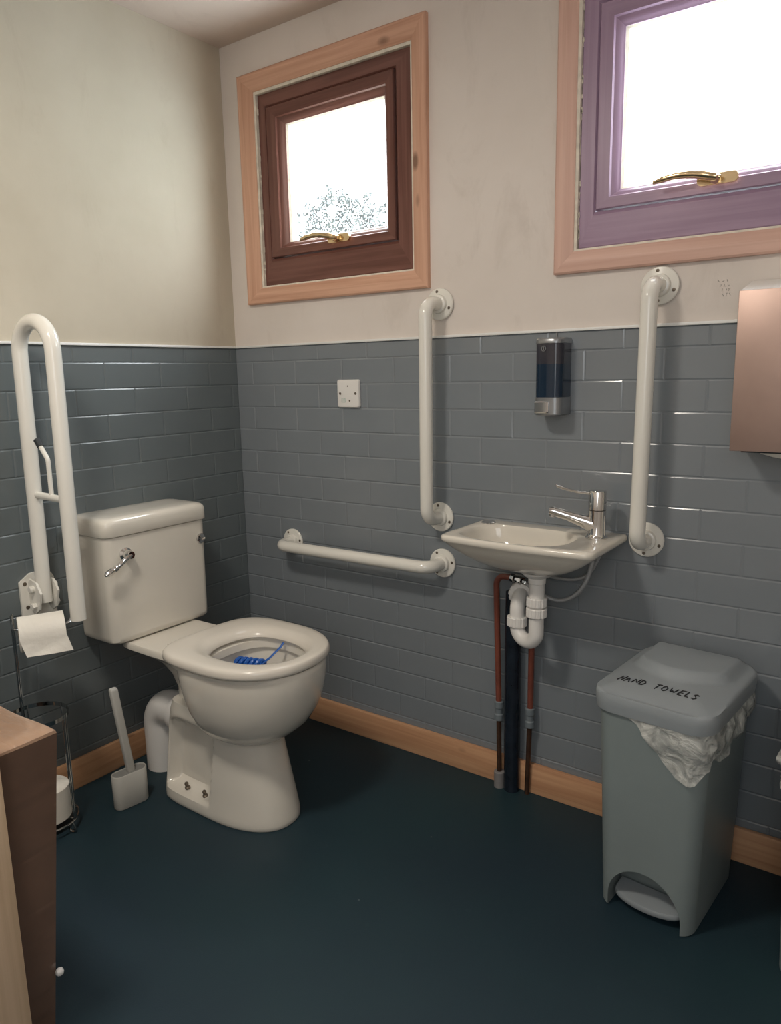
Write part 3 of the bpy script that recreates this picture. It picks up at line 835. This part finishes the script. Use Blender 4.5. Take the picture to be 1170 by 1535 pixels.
bm = B(); tube(bm, [(1.074, -.0285, 0), (1.073, -.0285, .50), (1.076, -.0285, .585), (1.080, -.0285, .592)], [.0225, .0225, .024, .014], 24)
build('waste_pipe', bm, 'blackpipe', None, 50, label='glossy black waste pipe running from the basin trap down to the floor', cat='pipe', origin=(1.074, -.0285, 0))

# copper supply pipes
def fitting(z, x, y, parent):
    bm = B(); lathe(bm, (x, y, z), (0, 0, 1), [(.0105, 0), (.013, .002), (.013, .018), (.0105, .021), (.0105, .036), (.013, .039), (.013, .056), (.0105, .058)], 20)
    build('coupling', bm, 'greyfit', parent, 30, label='grey push-fit coupling')
cp = thing('supply_pipe', 'red-brown water pipe left of the black waste pipe, bending under the basin', 'pipe', (1.036, -.032, 0))
bm = B(); tube(bm, path([(1.034, -.034, .235), (1.023, -.034, .630), (1.078, -.040, .633)], .032, 10), .0083, 16); build('upper_pipe', bm, 'copper', cp)
bm = B(); tube(bm, [(1.037, -.034, .04), (1.034, -.034, .215)], .0070, 16); build('lower_pipe', bm, 'copper_dk', cp)
fitting(.205, 1.034, -.034, cp)
bm = B(); lathe(bm, (1.037, -.034, .0), (0, 0, 1), [(.0155, 0), (.0155, .046), (.014, .048), (.0075, .0485)], 20); build('floor_collar', bm, 'greycollar', cp, 30)
bm = B()
for x, R, L in ((1.072, .0115, .012), (1.088, .0085, .014), (1.098, .012, .012), (1.112, .008, .012)):
    lathe(bm, (x, -.040-(x-1.072)*.25, .633-(x-1.072)*.10), (1, -.25, -.10), [(R*.9, 0), (R, .001), (R, L-.001), (R*.9, L)], 8)
build('service_valve', bm, 'chrome', cp, 25, label='chrome valve')
cq = thing('supply_pipe', 'red-brown water pipe right of the black waste pipe, behind the trap', 'pipe', (1.118, -.026, 0))
bm = B(); tube(bm, [(1.128, -.028, .235), (1.130, -.028, .66)], .0083, 16); build('upper_pipe', bm, 'copper', cq)
bm = B(); tube(bm, [(1.121, -.027, .001), (1.127, -.028, .215)], .0072, 16); build('lower_pipe', bm, 'copper_dk', cq)
fitting(.205, 1.127, -.028, cq)
h1 = B(); tube(h1, spline([(1.122, -.053, .628), (1.165, -.066, .612), (1.215, -.070, .600), (1.262, -.076, .618), (1.298, -.082, .665), (1.318, -.085, .735)]), .0058, 12)
build('flexible_hose', h1, 'hose', None, 60, label='pale braided hose drooping from the chrome valve up to the tap', cat='hose', origin=(1.122, -.053, .628), group='hoses under the basin')
h2 = B(); tube(h2, spline([(1.130, -.030, .660), (1.175, -.036, .652), (1.240, -.040, .652), (1.290, -.046, .675), (1.324, -.052, .735)]), .0045, 12)
build('flexible_hose', h2, 'hose', None, 60, label='thin grey hose running straight close under the basin to the tap', cat='hose', origin=(1.130, -.030, .655), group='hoses under the basin')

# ------------------------------------------------------------------ wall fittings
bp = thing('blank_plate', 'white square electrical blank plate on the grey tiles', 'blanking plate', (.4985, 0, 1.085))
bm = B(); rings = []
for y, i in [(-.004, 0), (-.010, 0), (-.0125, .0015), (-.0132, .004)]:
    rings.append([Vector((x, y, z)) for x, z in rrect(.456+i, .541-i, 1.085+i, 1.170-i, .006, 5)])
loft(bm, rings); build('plate', bm, 'white_pl', bp, 40)
for x, z in ((.4685, 1.1275), (.5285, 1.1275)):
    bm = B(); lathe(bm, (x, -.0128, z), (0, -1, 0), [(.0042, 0), (.0042, .0008), (.003, .0012)], 14); build('screw', bm, 'screw', bp)
for x, z, R in ((.4985, 1.150, .0022), (.5050, 1.1055, .0030)):
    build('indicator_hole', lathe(B(), (x, -.0128, z), (0, -1, 0), [(R, 0), (R, .0007)], 12), 'screw', bp)
bm = B()
for a in ((.474, .488, 1.1005, 1.1015), (.474, .488, 1.1125, 1.1135), (.474, .475, 1.1005, 1.1135), (.487, .488, 1.1005, 1.1135), (.477, .485, 1.1045, 1.1052), (.477, .485, 1.1085, 1.1092)):
    box(bm, a[0], a[1], -.0138, -.0130, a[2], a[3])
build('printed_mark', bm, 'green', bp, 0)

sd = thing('soap_dispenser', 'dark wall soap dispenser with chrome push button above the basin', 'soap dispenser', (1.178, 0, 1.07))
SX, SW = 1.178, .0365
def dsec(z, i=0., d=.074, back=-.004):
    pts = [(SX-SW+i, back), ]
    n = 14; r = .022
    out = [(SX+SW-i, back)]
    x0, x1, yf = SX-SW+i, SX+SW-i, -d+i
    for k in range(n+1):
        a = PI*k/n
        u = math.cos(a); v = math.sin(a)
        out.append((SX+(x1-SX)*math.copysign(abs(u)**.62, u), yf+.026-.026*abs(v)**.8))
    out.append((x0, back))
    return [Vector((x, y, z)) for x, y in out]
bm = B(); loft(bm, [dsec(1.250, .001), dsec(1.251), dsec(1.260), dsec(1.264, .003)]); build('top_cap', bm, 'steelcap', sd, 40)
bm = B(); loft(bm, [dsec(1.2005, .001), dsec(1.2505, .001)]); build('tank', bm, 'tank', sd, 40, label='smoky clear tank')
bm = B(); loft(bm, [dsec(1.118, .001), dsec(1.2005, .001)]); build('soap', bm, 'liquid', sd, 40, label='blue liquid soap')
bm = B(); loft(bm, [dsec(1.074, .003), dsec(1.077), dsec(1.118), dsec(1.119, .001)]); build('base', bm, 'steelcap', sd, 40)
bm = B(); rings = []
for y, i in [(-.070, 0), (-.0775, 0), (-.0795, .002)]:
    rings.append([Vector((x, y, z)) for x, z in rrect(1.149+i, 1.186-i, 1.080+i, 1.109-i, .004, 4)])
loft(bm, rings); build('push_button', bm, 'chrome', sd, 30)
bm = B()
pts = [Vector((1.170+.0055*math.cos(2*PI*k/24), -.0742, 1.238+.0062*math.sin(2*PI*k/24))) for k in range(24)]
tube(bm, pts+[pts[0]], .0011, 6, cap=False); box(bm, 1.1690, 1.1710, -.0752, -.0735, 1.234, 1.243)
build('keyhole_mark', bm, 'steelcap', sd)
bm = B(); box(bm, 1.172, 1.176, -.006, -.004, 1.263, 1.279, .0005, 1); build('hanging_tab', bm, 'steelcap', sd)

# ------------------------------------------------------------------ paper towel dispenser
td = thing('paper_towel_dispenser', 'rose-tinted metal paper towel dispenser under the flare-tinted window', 'paper towel dispenser', (1.76, 0, 1.0))
DX0, DX1, DZ0, DZ1 = 1.618, 1.905, 1.012, 1.336
bm = B()
prism(bm, [(-.005, DZ0), (-.119, DZ0), (-.119, DZ1-.001), (-.108, DZ1+.004), (-.005, DZ1+.030)], 'x', DX0+.002, DX1-.002)
build('case', bm, 'white_pl', td, 30, label='pale casing')
bm = B(); box(bm, DX0, DX1, -.124, -.1195, DZ0-.002, DZ1+.001, .0015, 2)
build('front_panel', bm, 'rosegold', td, 30, label='brushed rose metal front')
bm = B(); box(bm, DX0+.02, DX1-.02, -.108, -.03, DZ0-.006, DZ0-.0005); build('slot', bm, 'dark', td, 0)
bm = B(); rings = []
for k in range(9):
    u = k/8
    rings.append([Vector((DX0+.055+.19*j/16, -.105+.030*u+.004*math.sin(j*.8), DZ0+.002-.022*math.sin(u*PI)*(0.5+.5*sstep(0, 5, j))-.003*math.sin(j*.9))) for j in range(17)])
loft(bm, rings, False, False, closed=False)
build('paper_towel', bm, 'paper', None, 60, label='white paper towel poking out beneath the rose metal dispenser', cat='paper towel', origin=(1.76, -.09, 1.0))

# ------------------------------------------------------------------ pedal bins
STROKES = {
 'H': [[(0, 0), (.05, 1)], [(.6, 0), (.62, 1)], [(0, .5), (.62, .52)]],
 'A': [[(0, 0), (.32, 1), (.66, 0)], [(.12, .36), (.56, .38)]],
 'N': [[(0, 0), (.03, 1), (.6, .02), (.64, 1)]],
 'D': [[(0, 0), (.02, 1)], [(-.05, 1), (.42, .9), (.62, .5), (.4, .08), (-.03, 0)]],
 'T': [[(0, .95), (.72, 1)], [(.36, 1), (.33, 0)]],
 'O': [[(.32, 1), (.05, .75), (.02, .3), (.3, 0), (.6, .25), (.62, .7), (.32, 1)]],
 'W': [[(0, 1), (.2, 0), (.42, .7), (.62, 0), (.85, 1)]],
 'E': [[(.55, 1), (0, .98), (0, .02), (.58, 0)], [(0, .5), (.45, .52)]],
 'L': [[(.03, 1), (0, .02), (.52, 0)]],
 'S': [[(.55, .88), (.3, 1), (.05, .78), (.3, .52), (.55, .26), (.28, 0), (0, .12)]],
}
def bin_(label, liner_label, center, yaw, text, mirror=False):
    t = thing('pedal_bin', label, 'bin', (center[0], center[1], 0), 'grey pedal bins along the window wall')
    mt = Matrix.Translation((center[0], center[1], 0)) @ Matrix.Rotation(yaw, 4, 'Z')
    def ring(hx, hy, r, z, dy=0): return [mt @ Vector((x, y+dy, z)) for x, y in rrect(-hx, hx, -hy, hy, r, 8)]
    def half(z): k = z/.46; return lerp(.102, .117, k), lerp(.150, .162, k)
    bm = B(); rings = []
    for z in (0, .003, .02, .15, .3, .46, .478):
        hx, hy = half(z); i = .003 if z == 0 else 0
        rings.append(ring(hx-i, hy-i, .040, z))
    loft(bm, rings)
    body = build('body', bm, 'binbody', t, 40)
    # arched pedal opening cut in the front
    cut = B()
    arch = [(-.079, -.02), (.081, -.02), (.081, .02)]+[(.001+.080*math.cos(a), .028+.088*math.sin(a)) for a in [PI*k/20 for k in range(21)]]+[(-.079, .02)]
    rr_ = []
    for y in (-.2, -.075): rr_.append([mt @ Vector((x, y, z)) for x, z in arch])
    loft(cut, rr_)
    co = build('cutter', cut, 'binbody', t, 0)
    md = body.modifiers.new('b', 'BOOLEAN'); md.object = co; md.operation = 'DIFFERENCE'; md.solver = 'EXACT'
    bpy.context.view_layer.update()
    me = bpy.data.meshes.new_from_object(body.evaluated_get(bpy.context.evaluated_depsgraph_get()))
    body.modifiers.clear(); body.data = me; me.shade_smooth(); me.set_sharp_from_angle(angle=math.radians(35))
    bpy.data.objects.remove(co)
    # pedal
    bm = B()
    out = [(-.074, -.085), (.076, -.085)]+[(.001+.075*math.cos(a), -.118-.028*math.sin(a)) for a in [PI*k/12 for k in range(13)]]
    rr_ = []
    for z, i in ((.026, .96), (.030, 1), (.037, 1), (.040, .97)): rr_.append([mt @ Vector((x*i, -.1+(y+.1)*i, z+(y+.085)*.12)) for x, y in out])
    loft(bm, rr_); build('pedal', bm, 'binlid', t, 30)
    # lid: skirt, shoulder, raised back hump
    def H(x, y):
        e = max(abs(x)/.129, abs(y)/.174)
        z = .512+.016*(1-min(1, e)**3)
        hump = sstep(.112, .086, abs(x)) * sstep(-.062, -.030, y-abs(x)**2*6.0) * sstep(.168, .12, y)
        front = -.004*sstep(-.02, -.17, y)
        return z+.018*hump+front
    bm = B(); rings = []
    for z, hx, hy, r in ((.470, .1235, .1675, .046), (.471, .1265, .1705, .048), (.490, .1290, .1725, .050), (.506, .1290, .1725, .050)):
        rings.append(ring(hx, hy, r, z))
    base = []
    rr0 = rrect(-.129, .129, -.1725, .1725, .050, 8)
    for (ax, ay), (bx, by) in zip(rr0, rr0[1:]+rr0[:1]):
        m = max(1, int(math.hypot(bx-ax, by-ay)/.01))
        base += [(lerp(ax, bx, j/m), lerp(ay, by, j/m)) for j in range(m)]
    rings = []
    for z, i in ((.470, .0055), (.471, .0025), (.490, 0), (.505, 0)):
        rings.append([mt @ Vector((x*(1-i/.14), y*(1-i/.17), z)) for x, y in base])
    for k in range(26):
        q = 1-.012-k*.038
        rings.append([mt @ Vector((x*q, y*q, H(x*q, y*q) if k else .5115)) for x, y in base])
    loft(bm, rings)
    lid = build('lid', bm, 'binlid', t, 60)
    bm = B(); prism(bm, [(-.03, .155), (.03, .155), (.03, .172), (-.03, .172)], 'z', .505, .520)
    bmesh.ops.transform(bm, matrix=mt, verts=bm.verts); build('hinge', bm, 'binlid', lid, 0)
    if text:
        x = -.093; rr = random.Random(2)
        for word in text.split():
          bm = B()
          for ch in word:
            s, w = .020, .0160; wmax = max(p[0] for st in STROKES[ch] for p in st)
            jy = rr.uniform(-.0015, .0015); sl = rr.uniform(.1, .3)
            for stq in STROKES[ch]:
                pts = []
                pq = path([(px*w+py*s*sl, py*s, 0) for px, py in stq], .0012, 2)
                for p in pq:
                    X, Y = x+p.x, -.108+p.y+jy-(x+.09)*.02
                    pts.append(mt @ Vector((X, Y, H(X, Y)+.0012)))
                dd = [pts[0]]
                for p in pts[1:]:
                    if (p-dd[-1]).length > 1e-4: dd.append(p)
                tube(bm, dd, .0011, 6)
            x += wmax*w+.0056
          build('lettering', bm, 'ink', lid, 0, label='handwritten black word '+word); x += .014
    # bag folded over the rim: its own object
    ln = thing('bin_liner', liner_label, 'bin liner', (center[0], center[1], .40), 'clear bin liners under the bin lids')
    bm = B(); rows = []
    per = []
    hx, hy = half(.46)
    base = rrect(-hx, hx, -hy, hy, .040, 8)
    dense = []
    for (ax, ay), (bx, by) in zip(base, base[1:]+base[:1]):
        L = math.hypot(bx-ax, by-ay); m = max(1, int(L/.009))
        for j in range(m): dense.append((lerp(ax, bx, j/m), lerp(ay, by, j/m)))
    def drop(x, y):
        if y < -hy+.03:                      # along the front
            u = (x+hx)/(2*hx)
            if mirror: u = 1-u
            return .006+.105*sstep(.30, .84, u)-.035*sstep(.86, 1.02, u)
        if (x > 0) != mirror:                # right side
            v = (y+hy)/(2*hy); return .076-.020*v+.012*math.sin(y*60)
        return .008 if not mirror else .05
    for k in range(15):
        t_ = k/14; row = []
        for (x, y) in dense:
            d = drop(x, y); z = .475-t_*d
            nrm = Vector((x, y*.7, 0)).normalized()
            nz = noise.noise(Vector((x*30, y*30, z*26+center[0]*9)))
            nz2 = noise.noise(Vector((x*80, y*80, z*60)))
            off = .003+max(0, .0035+.007*nz+.003*nz2)*min(1, d/.04)*(1+t_*.7)
            if (x > 0) != mirror and y > -hy+.03: off += .008*math.sin(PI*min(1, t_*1.2))
            row.append(mt @ Vector((x+nrm.x*off, y+nrm.y*off, z)))
        rows.append(row)
    loft(bm, rows, False, False)
    build('bag', bm, 'liner', ln, 80)
    return t
bin_('grey pedal bin with HAND TOWELS written on its lid, below the wall', 'crumpled clear bag hanging out under the HAND TOWELS lid', (1.558, -.198), math.radians(-5), 'HAND TOWELS')
bin_('grey pedal bin with unmarked lid, cut off beside the HAND TOWELS bin', 'crumpled clear bag at the rim of the partly seen bin', (1.918, -.205), math.radians(-3), None, mirror=True)

# ------------------------------------------------------------------ film-wrapped carton and board
ct = thing('cardboard_box', 'tall brown cardboard box wrapped in glossy clear film', 'box', (.60, -1.5, 0))
def carton():
    bm = B(); rings = []
    # corners (front-left, back-left, back-right, front-right) at bottom and top
    b = [(.40, -1.98), (.40, -1.235), (.748, -1.235), (.748, -1.98)]; t = [(.40, -1.98), (.40, -1.208), (.806, -1.202), (.806, -1.98)]
    zt = .598
    n = 14; rs = random.Random(4)
    for k in range(13):
        v = k/12; ring = []
        for (p, q, P, Q) in [(b[i], b[(i+1) % 4], t[i], t[(i+1) % 4]) for i in range(4)]:
            for j in range(n):
                u = j/n; x = lerp(lerp(p[0], q[0], u), lerp(P[0], Q[0], u), v); y = lerp(lerp(p[1], q[1], u), lerp(P[1], Q[1], u), v)
                bl = .010*math.sin(PI*u)*math.sin(PI*v)
                nx, ny = (q[1]-p[1]), -(q[0]-p[0]); L = math.hypot(nx, ny)
                bl = -bl + .003*noise.noise(Vector((x*7, y*7, v*9)))
                if u == 0: bl = 0
                ring.append(Vector((x+nx/L*bl, y+ny/L*bl, zt*v)))
        rings.append(ring)
    return bm, rings
bm, rings = carton(); loft(bm, rings, True, False)
build('sides', bm, 'card', ct, 50, label='brown side with creased film')
bm = B(); top = rings[-1]; cen = sum(top, Vector())/len(top); rr_ = [[p.copy() for p in top]]
for s, dz in ((.995, .004), (.97, .007), (.8, .008), (.5, .008), (.2, .008)):
    rr_.append([cen+(p-cen)*s+Vector((0, 0, dz+.003*noise.noise(p*9))) for p in top])
loft(bm, rr_, False, True)
build('top_flaps', bm, 'card_top', ct, 40, label='tan lid under film')
bm = B(); lathe(bm, (.766, -1.2265, .130), (.4, .9, .1), [(.003, -.004), (.0065, -.001), (.0075, .003), (.006, .008), (.002, .010)], 16)
build('clip', bm, 'white_pl', ct, label='small white plastic nub')
bd = build('timber_board', box(B(), .812, .834, -1.62, -1.312, 0, .78, .002), 'board', None, 30, label='pale pine board standing upright against the film-wrapped box', cat='board', origin=(.823, -1.46, 0))

# ------------------------------------------------------------------ camera
cam = bpy.data.cameras.new('camera'); co = bpy.data.objects.new('camera', cam); COL.objects.link(co)
yaw, pit, rol, f = .62635, .18333, -.02001, 1115.246
fw = Vector((-math.sin(yaw)*math.cos(pit), math.cos(yaw)*math.cos(pit), -math.sin(pit)))
r = fw.cross(Vector((0, 0, 1))).normalized(); u = r.cross(fw)
r2 = r*math.cos(rol)+u*math.sin(rol); u2 = -r*math.sin(rol)+u*math.cos(rol)
mw = Matrix((r2, u2, -fw)).transposed().to_4x4(); mw.translation = Vector((1.95579, -1.8161, 1.18364))
co.matrix_world = mw
cam.sensor_fit = 'VERTICAL'; cam.sensor_height = 36; cam.lens = f/1535*36; cam.clip_start = .02
SC.camera = co

# ------------------------------------------------------------------ light
w = bpy.data.worlds.new('overcast_sky'); SC.world = w; w.use_nodes = True
nt = w.node_tree; bg = nt.nodes['Background']
tc = nt.nodes.new('ShaderNodeTexCoord'); sx = nt.nodes.new('ShaderNodeSeparateXYZ'); rp = nt.nodes.new('ShaderNodeValToRGB')
nt.links.new(tc.outputs['Generated'], sx.inputs['Vector']); nt.links.new(sx.outputs['Z'], rp.inputs['Fac'])
e = rp.color_ramp.elements; e[0].position = 0; e[0].color = (.62, .70, .74, 1); e[1].position = .6; e[1].color = (.93, .96, 1, 1)
nt.links.new(rp.outputs['Color'], bg.inputs['Color']); bg.inputs['Strength'].default_value = 26.0

def area(name, loc, size, energy, col, target, portal=False):
    l = bpy.data.lights.new(name, 'AREA'); l.shape = 'RECTANGLE'; l.size, l.size_y = size; l.energy = energy; l.color = col
    o = bpy.data.objects.new(name, l); COL.objects.link(o); o.location = loc
    d = Vector(target)-Vector(loc); o.rotation_euler = d.to_track_quat('-Z', 'Z').to_euler()
    if portal: l.cycles.is_portal = True
    return o
for gx0, gx1 in ((.262, .641), (1.318, 1.705)):
    area('window_portal', ((gx0+gx1)/2, .045, 1.774), (gx1-gx0, .36), 1, (1, 1, 1), ((gx0+gx1)/2, -1, 1.774), True)
area('ceiling_lamp', (.85, -1.50, 2.17), (.26, .26), 19, (1, .92, .81), (.85, -1.65, 0))
area('fill_light', (2.0, -2.6, 1.4), (1.0, 1.6), 14, (.92, .97, 1), (.9, -.6, .9))  # added fill light behind the camera; no doorway is built there

SC.view_settings.view_transform = 'Standard'
SC.view_settings.look = 'None'
SC.view_settings.exposure = 0
SC.cycles.max_bounces = 8; SC.cycles.diffuse_bounces = 5; SC.cycles.transparent_max_bounces = 12
SC.cycles.use_denoising = True
